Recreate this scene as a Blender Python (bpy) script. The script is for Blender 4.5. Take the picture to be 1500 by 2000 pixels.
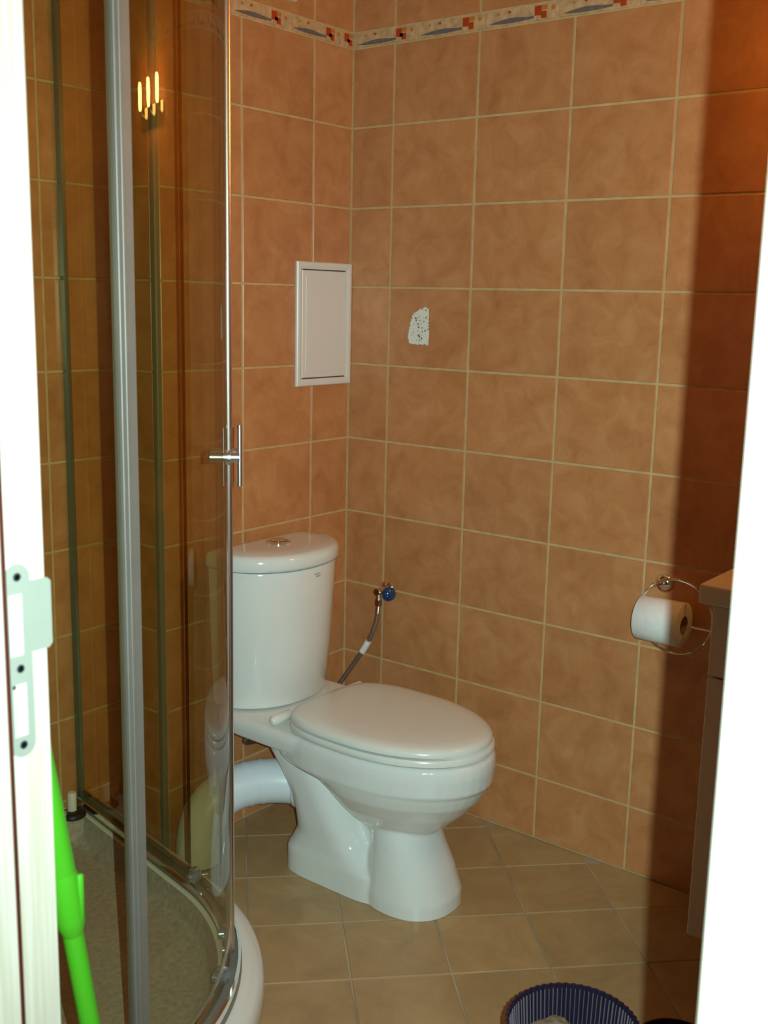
import bpy, bmesh, math, random
from mathutils import Vector, Matrix

random.seed(7)
scene = bpy.context.scene
for ob in list(bpy.data.objects):
    bpy.data.objects.remove(ob)
COL = scene.collection

# ------------------------------------------------------------------ camera
CAM = Vector((-2.2992, -1.9004, 1.3375))
FW = Vector((0.778, 0.5988, -0.1902)).normalized()
RX = Vector((0.6131, -0.7897, 0.022)).normalized()
UY = RX.cross(FW).normalized()
RX = FW.cross(UY).normalized()
cd = bpy.data.cameras.new('camera')
cam = bpy.data.objects.new('camera', cd)
COL.objects.link(cam)
cam.matrix_world = Matrix(((RX.x, UY.x, -FW.x, CAM.x), (RX.y, UY.y, -FW.y, CAM.y),
                           (RX.z, UY.z, -FW.z, CAM.z), (0, 0, 0, 1)))
cd.sensor_fit = 'VERTICAL'
cd.sensor_height = 36.0
cd.lens = 36.0 * 2153.5 / 2000.0
cd.clip_start = 0.02
cd.clip_end = 50
cd.dof.use_dof = True
cd.dof.focus_distance = 2.15
cd.dof.aperture_fstop = 7.0
scene.camera = cam

# ------------------------------------------------------------------ world, light, exposure
world = bpy.data.worlds.new('world')
scene.world = world
world.use_nodes = True
world.node_tree.nodes['Background'].inputs[0].default_value = (1.0, 0.72, 0.45, 1)
world.node_tree.nodes['Background'].inputs[1].default_value = 0.010

# the camera's own flash, beside the lens
fl = bpy.data.lights.new('camera_flash', 'SPOT')
fl.spot_size = math.radians(100)
fl.spot_blend = 1.0
fl.energy = 150.0
fl.color = (0.73, 1.0, 0.97)
fl.shadow_soft_size = 0.003
flash = bpy.data.objects.new('camera_flash', fl)
flash.location = CAM + RX * 0.042 + UY * 0.012 + FW * 0.01
flash.rotation_euler = cam.matrix_world.to_euler()
COL.objects.link(flash)
LAMP_STRENGTH = 108.0

vs = scene.view_settings
vs.view_transform = 'Standard'
vs.look = 'None'
vs.gamma = 1.0
vs.use_curve_mapping = False
vs.exposure = 0.0

# ------------------------------------------------------------------ materials
def new_mat(name):
    m = bpy.data.materials.new(name)
    m.use_nodes = True
    return m, m.node_tree, m.node_tree.nodes['Principled BSDF']

def plain(name, col, rough=0.5, metal=0.0, spec=0.5, noise=0.0, nscale=20.0, bump=0.0, coat=0.0):
    m, nt, p = new_mat(name)
    p.inputs['Base Color'].default_value = (*col, 1)
    p.inputs['Roughness'].default_value = rough
    p.inputs['Metallic'].default_value = metal
    p.inputs['Specular IOR Level'].default_value = spec
    if coat:
        p.inputs['Coat Weight'].default_value = coat
        p.inputs['Coat Roughness'].default_value = 0.06
    if noise or bump:
        tc = nt.nodes.new('ShaderNodeNewGeometry')
        n = nt.nodes.new('ShaderNodeTexNoise')
        n.inputs['Scale'].default_value = nscale
        n.inputs['Detail'].default_value = 5
        nt.links.new(tc.outputs['Position'], n.inputs['Vector'])
        if noise:
            r = nt.nodes.new('ShaderNodeValToRGB')
            r.color_ramp.elements[0].position = 0.3
            r.color_ramp.elements[1].position = 0.7
            r.color_ramp.elements[0].color = (*[c * (1 - noise) for c in col], 1)
            r.color_ramp.elements[1].color = (*[min(1, c * (1 + noise)) for c in col], 1)
            nt.links.new(n.outputs['Fac'], r.inputs['Fac'])
            nt.links.new(r.outputs['Color'], p.inputs['Base Color'])
        if bump:
            b = nt.nodes.new('ShaderNodeBump')
            b.inputs['Strength'].default_value = bump
            b.inputs['Distance'].default_value = 0.002
            nt.links.new(n.outputs['Fac'], b.inputs['Height'])
            nt.links.new(b.outputs['Normal'], p.inputs['Normal'])
    return m

def tile_mat(name, dark, mid, light, rough, scale=14.0):
    m, nt, p = new_mat(name)
    geo = nt.nodes.new('ShaderNodeNewGeometry')
    oi = nt.nodes.new('ShaderNodeObjectInfo')
    add = nt.nodes.new('ShaderNodeVectorMath'); add.operation = 'ADD'
    mul = nt.nodes.new('ShaderNodeMath'); mul.operation = 'MULTIPLY'
    mul.inputs[1].default_value = 37.0
    nt.links.new(oi.outputs['Random'], mul.inputs[0])
    comb = nt.nodes.new('ShaderNodeCombineXYZ')
    for i in range(3):
        nt.links.new(mul.outputs[0], comb.inputs[i])
    nt.links.new(geo.outputs['Position'], add.inputs[0])
    nt.links.new(comb.outputs[0], add.inputs[1])
    n = nt.nodes.new('ShaderNodeTexNoise')
    n.inputs['Scale'].default_value = scale
    n.inputs['Detail'].default_value = 8
    n.inputs['Roughness'].default_value = 0.65
    n.inputs['Distortion'].default_value = 0.6
    nt.links.new(add.outputs[0], n.inputs['Vector'])
    r = nt.nodes.new('ShaderNodeValToRGB')
    e = r.color_ramp.elements
    e[0].position = 0.28; e[0].color = (*dark, 1)
    e[1].position = 0.75; e[1].color = (*light, 1)
    k = e.new(0.5); k.color = (*mid, 1)
    nt.links.new(n.outputs['Fac'], r.inputs['Fac'])
    hsv = nt.nodes.new('ShaderNodeHueSaturation')
    mr = nt.nodes.new('ShaderNodeMapRange')
    mr.inputs['To Min'].default_value = 0.95
    mr.inputs['To Max'].default_value = 1.05
    nt.links.new(oi.outputs['Random'], mr.inputs['Value'])
    nt.links.new(mr.outputs[0], hsv.inputs['Value'])
    nt.links.new(r.outputs['Color'], hsv.inputs['Color'])
    nt.links.new(hsv.outputs['Color'], p.inputs['Base Color'])
    p.inputs['Roughness'].default_value = rough
    p.inputs['Specular IOR Level'].default_value = 0.45
    b = nt.nodes.new('ShaderNodeBump')
    b.inputs['Strength'].default_value = 0.06
    b.inputs['Distance'].default_value = 0.002
    nt.links.new(n.outputs['Fac'], b.inputs['Height'])
    nt.links.new(b.outputs['Normal'], p.inputs['Normal'])
    return m

def glass_mat(name, tint, mirror=0.9):
    m, nt, p = new_mat(name)
    nt.nodes.remove(p)
    out = nt.nodes['Material Output']
    tr = nt.nodes.new('ShaderNodeBsdfTransparent')
    tr.inputs['Color'].default_value = (*tint, 1)
    gl = nt.nodes.new('ShaderNodeBsdfGlossy')
    gl.inputs['Roughness'].default_value = 0.012
    gl.inputs['Color'].default_value = (mirror, mirror, mirror, 1)
    fr = nt.nodes.new('ShaderNodeFresnel')
    fr.inputs['IOR'].default_value = 1.5
    mx = nt.nodes.new('ShaderNodeMixShader')
    geo = nt.nodes.new('ShaderNodeNewGeometry')
    inv = nt.nodes.new('ShaderNodeMath'); inv.operation = 'SUBTRACT'
    inv.inputs[0].default_value = 1.0
    nt.links.new(geo.outputs['Backfacing'], inv.inputs[1])
    mu = nt.nodes.new('ShaderNodeMath'); mu.operation = 'MULTIPLY'
    nt.links.new(fr.outputs[0], mu.inputs[0])
    nt.links.new(inv.outputs[0], mu.inputs[1])
    nt.links.new(mu.outputs[0], mx.inputs[0])
    nt.links.new(tr.outputs[0], mx.inputs[1])
    nt.links.new(gl.outputs[0], mx.inputs[2])
    nt.links.new(mx.outputs[0], out.inputs['Surface'])
    return m

def emit_mat(name, col, s):
    m, nt, p = new_mat(name)
    p.inputs['Base Color'].default_value = (*col, 1)
    p.inputs['Emission Color'].default_value = (*col, 1)
    p.inputs['Emission Strength'].default_value = s
    return m

def grain_mat(name, a, b_, rough=0.45):
    m, nt, p = new_mat(name)
    geo = nt.nodes.new('ShaderNodeNewGeometry')
    mp = nt.nodes.new('ShaderNodeMapping')
    mp.inputs['Scale'].default_value = (120, 120, 3)
    n = nt.nodes.new('ShaderNodeTexNoise')
    n.inputs['Scale'].default_value = 1.5
    n.inputs['Detail'].default_value = 5
    nt.links.new(geo.outputs['Position'], mp.inputs['Vector'])
    nt.links.new(mp.outputs[0], n.inputs['Vector'])
    r = nt.nodes.new('ShaderNodeValToRGB')
    r.color_ramp.elements[0].position = 0.35
    r.color_ramp.elements[1].position = 0.65
    r.color_ramp.elements[0].color = (*a, 1)
    r.color_ramp.elements[1].color = (*b_, 1)
    nt.links.new(n.outputs['Fac'], r.inputs['Fac'])
    nt.links.new(r.outputs['Color'], p.inputs['Base Color'])
    p.inputs['Roughness'].default_value = rough
    return m

def brick_mat(name):
    m, nt, p = new_mat(name)
    p.inputs['Base Color'].default_value = (0.50, 0.23, 0.09, 1)
    p.inputs['Roughness'].default_value = 0.4
    return m

M = {}
M['wall_tile'] = tile_mat('wall_tile', (0.44, 0.174, 0.064), (0.535, 0.232, 0.088), (0.61, 0.298, 0.130), 0.30)
M['floor_tile'] = tile_mat('floor_tile', (0.37, 0.235, 0.105), (0.44, 0.285, 0.130), (0.51, 0.345, 0.17), 0.38, 9.0)
M['grout'] = plain('grout', (0.59, 0.41, 0.195), 0.9, noise=0.12, nscale=30)
M['floor_grout'] = plain('floor_grout', (0.40, 0.31, 0.205), 0.9, noise=0.35, nscale=4)
M['plain_tile'] = brick_mat('plain_tile')
M['ceiling'] = plain('ceiling_paint', (0.75, 0.73, 0.68), 0.9, noise=0.03)
M['plaster'] = plain('plaster', (0.62, 0.58, 0.5), 0.9, noise=0.05)
M['border'] = plain('border_glaze', (0.58, 0.38, 0.20), 0.3, noise=0.22, nscale=60)
M['b_grey'] = plain('border_grey', (0.16, 0.135, 0.13), 0.4, noise=0.2, nscale=90)
M['b_red'] = plain('border_red', (0.50, 0.045, 0.01), 0.4)
M['b_orange'] = plain('border_orange', (0.55, 0.20, 0.02), 0.4)
M['ceramic'] = plain('ceramic', (0.77, 0.79, 0.76), 0.10, spec=0.5, coat=0.3)
M['seat'] = plain('seat_plastic', (0.76, 0.77, 0.72), 0.18, spec=0.5)
M['pipe'] = plain('pipe_plastic', (0.78, 0.82, 0.86), 0.35)
M['white'] = plain('white_plastic', (0.78, 0.77, 0.74), 0.3)
M['chrome'] = plain('chrome', (0.82, 0.83, 0.84), 0.08, metal=1.0)
M['alu'] = plain('aluminium', (0.25, 0.225, 0.195), 0.5, metal=0.35, noise=0.05)
M['alu_dark'] = plain('aluminium_dark', (0.20, 0.27, 0.23), 0.2, metal=0.7)
M['steel'] = plain('nickel_steel', (0.37, 0.40, 0.34), 0.45, noise=0.04)
M['screw'] = plain('screw_metal', (0.10, 0.12, 0.16), 0.35, metal=0.8)
M['glass'] = glass_mat('shower_glass', (0.905, 0.905, 0.80))
M['roller'] = plain('roller_metal', (0.45, 0.58, 0.75), 0.25, metal=0.8)
M['mirror'] = plain('mirror', (0.85, 0.86, 0.86), 0.02, metal=1.0)
M['blue'] = plain('blue_knob', (0.006, 0.045, 0.15), 0.15, coat=0.5)
M['dark'] = plain('gap_shade', (0.03, 0.02, 0.015), 0.8)  # shade of the hatch slits, put into the colour
M['hose'] = plain('braided_hose', (0.34, 0.28, 0.24), 0.35, metal=0.7, noise=0.6, nscale=450)
M['paper'] = plain('tissue_paper', (0.80, 0.80, 0.77), 0.95, noise=0.04, nscale=80, bump=0.2)
M['core'] = plain('cardboard', (0.40, 0.30, 0.20), 0.9)
M['green'] = plain('green_plastic', (0.085, 0.50, 0.02), 0.32)
M['navy'] = plain('navy_plastic', (0.020, 0.014, 0.036), 0.25)
M['rib'] = plain('pale_rib', (0.20, 0.17, 0.19), 0.4)
M['black'] = plain('black_plastic', (0.012, 0.009, 0.010), 0.45)
M['bag'] = plain('waste_paper', (0.22, 0.185, 0.13), 0.9, noise=0.2, nscale=40)
M['laminate'] = plain('white_laminate', (0.66, 0.60, 0.52), 0.4)
M['acrylic'] = plain('acrylic_tray', (0.72, 0.72, 0.68), 0.16, spec=0.5)
M['basin'] = plain('tray_floor', (0.40, 0.36, 0.32), 0.45, noise=0.18, nscale=90, bump=0.3)
M['plinth'] = plain('plinth_tile', (0.40, 0.24, 0.13), 0.5, noise=0.15)
M['frame'] = grain_mat('door_frame_wood', (0.69, 0.63, 0.49), (0.82, 0.78, 0.66))
M['gasket'] = plain('brown_gasket', (0.085, 0.012, 0.006), 0.6)
M['bulb'] = emit_mat('lamp_glass', (1.0, 0.46, 0.09), LAMP_STRENGTH)
M['trim'] = plain('corner_trim', (0.21, 0.20, 0.165), 0.4)
M['satin'] = plain('satin_chrome', (0.82, 0.84, 0.86), 0.30, metal=1.0)

def sticker_mat():
    m, nt, p = new_mat('printed_scrap')
    geo = nt.nodes.new('ShaderNodeNewGeometry')
    v = nt.nodes.new('ShaderNodeTexVoronoi')
    v.inputs['Scale'].default_value = 130
    nt.links.new(geo.outputs['Position'], v.inputs['Vector'])
    n = nt.nodes.new('ShaderNodeTexNoise')
    n.inputs['Scale'].default_value = 60
    nt.links.new(geo.outputs['Position'], n.inputs['Vector'])
    mul = nt.nodes.new('ShaderNodeMath'); mul.operation = 'ADD'
    nt.links.new(v.outputs['Distance'], mul.inputs[0])
    nt.links.new(n.outputs['Fac'], mul.inputs[1])
    r = nt.nodes.new('ShaderNodeValToRGB')
    r.color_ramp.elements[0].position = 0.62; r.color_ramp.elements[0].color = (0.05, 0.07, 0.10, 1)
    r.color_ramp.elements[1].position = 0.86; r.color_ramp.elements[1].color = (0.80, 0.80, 0.72, 1)
    nt.links.new(mul.outputs[0], r.inputs['Fac'])
    nt.links.new(r.outputs['Color'], p.inputs['Base Color'])
    p.inputs['Roughness'].default_value = 0.7
    return m
M['sticker'] = sticker_mat()

# ------------------------------------------------------------------ helpers
def wloc(o):
    v = Vector((0, 0, 0))
    while o is not None:
        v += o.location
        o = o.parent
    return v

def tag(o, label=None, cat=None, group=None, kind=None):
    if label: o['label'] = label
    if cat: o['category'] = cat
    if group: o['group'] = group
    if kind: o['kind'] = kind
    return o

def thing(name, loc, label, cat, group=None, kind=None):
    o = bpy.data.objects.new(name, None)
    o.empty_display_size = 0.05
    o.location = loc
    COL.objects.link(o)
    return tag(o, label, cat, group, kind)

def obj(name, bm, mats, parent=None, smooth=False, angle=None, label=None):
    """bm in world coordinates -> object whose origin sits on its parent's origin"""
    off = wloc(parent) if parent is not None else Vector((0, 0, 0))
    bmesh.ops.recalc_face_normals(bm, faces=bm.faces[:])
    for v in bm.verts:
        v.co -= off
    me = bpy.data.meshes.new(name)
    if smooth:
        lim = math.radians(angle if angle else 40)
        for f in bm.faces:
            f.smooth = True
        for e in bm.edges:
            if len(e.link_faces) == 2 and e.calc_face_angle(0) > lim:
                e.smooth = False
    bm.to_mesh(me)
    bm.free()
    if not isinstance(mats, (list, tuple)):
        mats = [mats]
    for m in mats:
        me.materials.append(M[m] if isinstance(m, str) else m)
    o = bpy.data.objects.new(name, me)
    COL.objects.link(o)
    o.parent = parent
    if label: o['label'] = label
    return o

def rebase(o):
    """put the origin of a single-mesh top-level thing at the middle of its base"""
    vs_ = [v.co.copy() for v in o.data.vertices]
    lo = Vector((min(v.x for v in vs_), min(v.y for v in vs_), min(v.z for v in vs_)))
    hi = Vector((max(v.x for v in vs_), max(v.y for v in vs_), max(v.z for v in vs_)))
    b = Vector(((lo.x + hi.x) / 2, (lo.y + hi.y) / 2, lo.z))
    for v in o.data.vertices:
        v.co -= b
    o.location = b
    return o

def box(bm, x0, x1, y0, y1, z0, z1, bev=0.0, seg=1, mi=0):
    r = bmesh.ops.create_cube(bm, size=1.0)
    vs_ = r['verts']
    for v in vs_:
        v.co = Vector(((x0 + x1) / 2 + v.co.x * (x1 - x0), (y0 + y1) / 2 + v.co.y * (y1 - y0), (z0 + z1) / 2 + v.co.z * (z1 - z0)))
    fs = set(f for v in vs_ for f in v.link_faces)
    for f in fs: f.material_index = mi
    if bev:
        es = list(set(e for v in vs_ for e in v.link_edges))
        r = bmesh.ops.bevel(bm, geom=es, offset=bev, segments=seg, affect='EDGES', profile=0.5)
        for f in r['faces']: f.material_index = mi
    return bm

def B(): return bmesh.new()

def frame_of(d):
    d = d.normalized()
    a = Vector((0, 0, 1)) if abs(d.z) < 0.9 else Vector((1, 0, 0))
    s = d.cross(a).normalized()
    return s, d.cross(s).normalized()

def tube(bm, pts, rad, n=12, closed=False, cap=True, mi=0):
    pts = [Vector(p) for p in pts]
    N = len(pts)
    rads = rad if isinstance(rad, (list, tuple)) else [rad] * N
    rings = []
    s = None
    for i, p in enumerate(pts):
        if closed: d = pts[(i + 1) % N] - pts[i - 1]
        elif i == 0: d = pts[1] - pts[0]
        elif i == N - 1: d = pts[-1] - pts[-2]
        else: d = (pts[i + 1] - pts[i]).normalized() + (pts[i] - pts[i - 1]).normalized()
        d.normalize()
        if s is None: s, t = frame_of(d)
        else:
            s = (s - d * s.dot(d)).normalized()
            t = d.cross(s).normalized()
        rings.append([bm.verts.new(p + (s * math.cos(2 * math.pi * k / n) + t * math.sin(2 * math.pi * k / n)) * rads[i]) for k in range(n)])
    for i in range(N if closed else N - 1):
        a, b = rings[i], rings[(i + 1) % N]
        for k in range(n):
            f = bm.faces.new((a[k], a[(k + 1) % n], b[(k + 1) % n], b[k])); f.material_index = mi
    if cap and not closed:
        f = bm.faces.new(rings[0]); f.material_index = mi
        f = bm.faces.new(rings[-1]); f.material_index = mi
    return bm

def lathe(bm, prof, center, axis=(0, 0, 1), n=32, mi=0, cap=True):
    """prof = [(radius, height along axis)]"""
    ax = Vector(axis).normalized()
    s, t = frame_of(ax)
    c = Vector(center)
    rings = []
    for r, h in prof:
        if r < 1e-6: rings.append([bm.verts.new(c + ax * h)])
        else: rings.append([bm.verts.new(c + ax * h + (s * math.cos(2 * math.pi * k / n) + t * math.sin(2 * math.pi * k / n)) * r) for k in range(n)])
    for a, b in zip(rings, rings[1:]):
        for k in range(n):
            if len(a) == 1 and len(b) == 1: continue
            if len(a) == 1: f = bm.faces.new((a[0], b[(k + 1) % n], b[k]))
            elif len(b) == 1: f = bm.faces.new((a[k], a[(k + 1) % n], b[0]))
            else: f = bm.faces.new((a[k], a[(k + 1) % n], b[(k + 1) % n], b[k]))
            f.material_index = mi
    if cap:
        for rg in (rings[0], rings[-1]):
            if len(rg) > 2:
                f = bm.faces.new(rg); f.material_index = mi
    return bm

def loft(bm, loops, cap0=True, cap1=True, mi=0, closed=True):
    rs = [[bm.verts.new(Vector(p)) for p in l] for l in loops]
    n = len(rs[0])
    for a, b in zip(rs, rs[1:]):
        for k in range(n if closed else n - 1):
            f = bm.faces.new((a[k], a[(k + 1) % n], b[(k + 1) % n], b[k])); f.material_index = mi
    if cap0: bm.faces.new(rs[0]).material_index = mi
    if cap1: bm.faces.new(rs[-1]).material_index = mi
    return bm

def prism(bm, poly, to3, t0, t1, chamfer=0.0, mi=0):
    """poly in 2D, to3(a,b,t) -> world; t1 is the front"""
    n = len(poly)
    cx = sum(p[0] for p in poly) / n; cy = sum(p[1] for p in poly) / n
    loops = [[to3(a, b, t0) for a, b in poly]]
    if chamfer:
        loops.append([to3(a, b, t1 - (t1 - t0) / abs(t1 - t0) * chamfer) for a, b in poly])
        ins = []
        for a, b in poly:
            d = math.hypot(a - cx, b - cy) or 1
            ins.append((a - (a - cx) / d * chamfer * 1.4, b - (b - cy) / d * chamfer * 1.4))
        loops.append([to3(a, b, t1) for a, b in ins])
    else:
        loops.append([to3(a, b, t1) for a, b in poly])
    return loft(bm, loops, mi=mi)

# ------------------------------------------------------------------ the room
XL, YF, YN, XB, ZC = -1.685, -1.95, 0.145, -0.665, 2.46
T = 0.12
GR = 0.0055         # grout joint
REC = 0.0016        # joint recess
Z9 = 0.165
ZB0, ZB1 = 1.958, 1.996

def struct(name, bm, mat, label, cat):
    o = obj(name, bm, mat)
    return tag(o, label, cat, kind='structure')

bm = B(); box(bm, XL - 0.9, 0.0 + T, YF - T, YN + T, -0.1, -REC)
floor = struct('floor', bm, 'floor_grout', 'beige floor laid with square tiles on the diagonal', 'floor')
bm = B(); box(bm, XL - T, T, YF - T, YN + T, ZC, ZC + 0.1)
struct('ceiling', bm, 'ceiling', 'plain white painted ceiling above the tiled walls', 'ceiling')
bm = B(); box(bm, REC, T, YF - T, YN + T, 0, ZC)
wall_right = struct('wall_right', bm, 'grout', 'long terracotta tiled wall running from toilet corner to vanity', 'wall')
bm = B(); box(bm, XB + REC, REC, REC, YN + T, 0, ZC)
wall_back = struct('wall_back', bm, 'grout', 'boxed out terracotta tiled wall behind the toilet cistern', 'wall')
bm = B(); box(bm, XL - T, XB + REC, YN + REC, YN + T, 0, ZC)
wall_alcove = struct('wall_alcove', bm, 'grout', 'recessed terracotta tiled wall seen inside the shower', 'wall')
bm = B(); box(bm, XL - T, T, YF - T, YF, 0, ZC)
struct('wall_front', bm, 'plain_tile', 'tiled wall opposite the toilet, behind the doorway side', 'wall')
# door wall: left of, right of and above the opening
YL, YR, XO = -1.02, -1.729, -1.80
bm = B()
box(bm, XO, XL, YL + 0.035, YN + REC, 0, ZC)
box(bm, XO, XL, YF, YR - 0.035, 0, ZC)
box(bm, XO, XL, YR - 0.035, YL + 0.035, 2.06, ZC)
struct('wall_left', bm, 'plaster', 'wall with the door opening the room is seen through', 'wall')

TP = 0.006
_tile_cache = {}
def tile_mesh(key, w, h, to3, mat):
    k = (key, round(w, 5), round(h, 5))
    if k not in _tile_cache:
        b = B()
        prism(b, [(-w / 2, -h / 2), (w / 2, -h / 2), (w / 2, h / 2), (-w / 2, h / 2)], to3, -TP, 0, 0.0012)
        bmesh.ops.recalc_face_normals(b, faces=b.faces[:])
        me = bpy.data.meshes.new('tile')
        b.to_mesh(me); b.free()
        me.materials.append(M[mat])
        _tile_cache[k] = me
    return _tile_cache[k]

def lay_wall(parent, key, joints, zj, to3, place, skip=None):
    for i in range(len(joints) - 1):
        for j in range(len(zj) - 1):
            a0, a1 = joints[i], joints[i + 1]
            z0, z1 = zj[j], zj[j + 1]
            g = GR / 2
            w, h = a1 - a0 - 2 * g, z1 - z0 - 2 * g
            if w < 0.006 or h < 0.006: continue
            if skip and skip(z0, z1): continue
            me = tile_mesh(key, w, h, to3, 'wall_tile')
            o = bpy.data.objects.new('tile', me)
            COL.objects.link(o)
            o.parent = parent
            o.location = place((a0 + a1) / 2, (z0 + z1) / 2)

rows = [0.0] + [Z9 + 0.2 * k for k in range(9)] + [ZB0, ZB1, ZB1 + 0.2, ZB1 + 0.4, ZC]
isb = lambda a, b: abs(a - ZB0) < 1e-6
yj = [0.0] + [-(0.1326 + 0.25 * k) for k in range(8)] + [YF]
yj = sorted(yj)
lay_wall(wall_right, 'R', yj, rows, lambda a, b, t: Vector((-t, a, b)), lambda a, z: (0, a, z), isb)
xj = sorted([0.0, -0.1494, -0.3994, -0.6530])
lay_wall(wall_back, 'Bk', xj, rows, lambda a, b, t: Vector((a, -t, b)), lambda a, z: (a, 0, z), isb)
lay_wall(wall_back, 'S', [0.014, YN], rows, lambda a, b, t: Vector((-t, a, b)), lambda a, z: (XB, a, z), isb)
xa = sorted([XB, -0.85, -1.10, -1.35, -1.60, XL])
lay_wall(wall_alcove, 'Bk', xa, rows, lambda a, b, t: Vector((a, -t, b)), lambda a, z: (a, YN, z), isb)

# decorative border pieces, 20 cm each
def motif_mesh(key, L, to3):
    b = B()
    h = ZB1 - ZB0 - 0.003
    def flat(poly, mi, t=0.0006):
        prism(b, poly, to3, -0.0005, t, mi=mi)
    def clipx(poly):
        return [(min(max(x, -L / 2 + 0.002), L / 2 - 0.002), y) for x, y in poly]
    s = []
    x0, x1 = -0.085, 0.035
    if L > 0.15:
        for k in range(9):
            u = k / 8; s.append((x0 + (x1 - x0) * u, -0.011 - 0.003 * math.sin(math.pi * u)))
        for k in range(8, -1, -1):
            u = k / 8; s.append((x0 + (x1 - x0) * u, -0.0105 + 0.0075 * math.sin(math.pi * min(1, u * 1.2) * 0.8)))
        flat(s, 0)
    for (cx, cy, w, hh, mi) in ((0.045, 0.004, 0.018, 0.020, 1), (0.060, -0.006, 0.014, 0.015, 1), (0.062, 0.009, 0.014, 0.010, 2),
                                (0.052, -0.003, 0.010, 0.009, 2), (0.084, 0.006, 0.008, 0.008, 2), (-0.03, 0.010, 0.007, 0.005, 1), (-0.060, 0.009, 0.006, 0.005, 2)):
        if L > 0.15 or cx > 0:
            xx = cx if L > 0.15 else cx - 0.05
            if abs(xx) + w / 2 < L / 2:
                flat([(xx - w / 2, cy - hh / 2), (xx + w / 2, cy - hh / 2), (xx + w / 2, cy + hh / 2), (xx - w / 2, cy + hh / 2)], mi)
    bmesh.ops.recalc_face_normals(b, faces=b.faces[:])
    me = bpy.data.meshes.new('printed_motif'); b.to_mesh(me); b.free()
    for m in ('b_grey', 'b_red', 'b_orange'): me.materials.append(M[m])
    return me

def lay_border(parent, key, joints, to3, place):
    zc = (ZB0 + ZB1) / 2
    for a0, a1 in zip(joints, joints[1:]):
        L = a1 - a0 - 0.003
        if L < 0.01: continue
        k = ('b' + key, round(L, 4))
        if k not in _tile_cache:
            b = B()
            h = ZB1 - ZB0 - 0.003
            prism(b, [(-L / 2, -h / 2), (L / 2, -h / 2), (L / 2, h / 2), (-L / 2, h / 2)], to3, -TP, 0.0008, 0.001)
            bmesh.ops.recalc_face_normals(b, faces=b.faces[:])
            me = bpy.data.meshes.new('border_tile'); b.to_mesh(me); b.free()
            me.materials.append(M['border'])
            t2 = lambda a, bb, t: to3(a, bb, t + 0.0008)
            _tile_cache[k] = (me, motif_mesh(key, L, t2) if L > 0.04 else None)
        me, mo = _tile_cache[k]
        o = bpy.data.objects.new('border_tile', me); COL.objects.link(o)
        o.parent = parent; o.location = place((a0 + a1) / 2, zc)
        o['label'] = 'narrow cream border tile with grey stroke and red squares'
        if mo:
            c = bpy.data.objects.new('printed_motif', mo); COL.objects.link(c); c.parent = o

# on the right wall the picture's left-to-right is -y
lay_border(wall_right, 'R', [0.0, 0.2, 0.395, 0.59, 0.785, 0.98, 1.175, 1.37, 1.565, 1.76, -YF],
           lambda a, b, t: Vector((-t, -a, b)), lambda a, z: (0, -a, z))
lay_border(wall_back, 'K', [-0.65, -0.437, -0.241, -0.048, 0.0], lambda a, b, t: Vector((a, -t, b)), lambda a, z: (a, 0, z))
lay_border(wall_alcove, 'K', [XL, -1.465, -1.265, -1.065, -0.865, XB], lambda a, b, t: Vector((a, -t, b)), lambda a, z: (a, YN, z))
lay_border(wall_back, 'S', [0.014, YN], lambda a, b, t: Vector((-t, a, b)), lambda a, z: (XB, a, z))

# floor tiles on the diagonal
def clip(poly, f):
    out = []
    for i in range(len(poly)):
        p, q_ = poly[i], poly[(i + 1) % len(poly)]
        fp, fq = f(p), f(q_)
        if fp >= 0: out.append(p)
        if (fp >= 0) != (fq >= 0):
            u = fp / (fp - fq)
            out.append((p[0] + (q_[0] - p[0]) * u, p[1] + (q_[1] - p[1]) * u))
    return out
P_ = 0.2055
A0, B0 = -0.584, 0.135
r2 = math.sqrt(0.5)
full_me = None
def rect_clip(poly, x0, x1, y0, y1):
    for f in (lambda p: p[0] - x0, lambda p: x1 - p[0], lambda p: p[1] - y0, lambda p: y1 - p[1]):
        poly = clip(poly, f)
        if len(poly) < 3: return []
    return poly
for i in range(-14, 12):
    for j in range(-14, 12):
        a0, a1 = A0 + P_ * i + 0.002, A0 + P_ * (i + 1) - 0.002
        b0, b1 = B0 + P_ * j + 0.002, B0 + P_ * (j + 1) - 0.002
        full = [((a + b) * r2, (a - b) * r2) for a, b in ((a0, b0), (a0, b1), (a1, b1), (a1, b0))]
        for (x0, x1, y0, y1) in ((XL + 0.002, -0.002, YF + 0.002, -0.002), (XL + 0.002, XB - 0.002, 0.002, YN - 0.002)):
            pl = rect_clip(full, x0, x1, y0, y1)
            if len(pl) < 3: continue
            ar = abs(sum(pl[k][0] * pl[(k + 1) % len(pl)][1] - pl[(k + 1) % len(pl)][0] * pl[k][1] for k in range(len(pl)))) / 2
            if ar < 0.0006: continue
            cx = sum(p[0] for p in pl) / len(pl); cy = sum(p[1] for p in pl) / len(pl)
            whole = ar > (P_ - 0.004) ** 2 - 1e-7
            if whole and full_me: me = full_me
            else:
                b = B()
                prism(b, [(p[0] - cx, p[1] - cy) for p in pl], lambda a, bb, t: Vector((a, bb, t)), -TP, 0, 0.0012)
                bmesh.ops.recalc_face_normals(b, faces=b.faces[:])
                me = bpy.data.meshes.new('floor_tile'); b.to_mesh(me); b.free()
                me.materials.append(M['floor_tile'])
                if whole: full_me = me
            o = bpy.data.objects.new('floor_tile', me); COL.objects.link(o)
            o.parent = floor; o.location = (cx, cy, 0)

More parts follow.
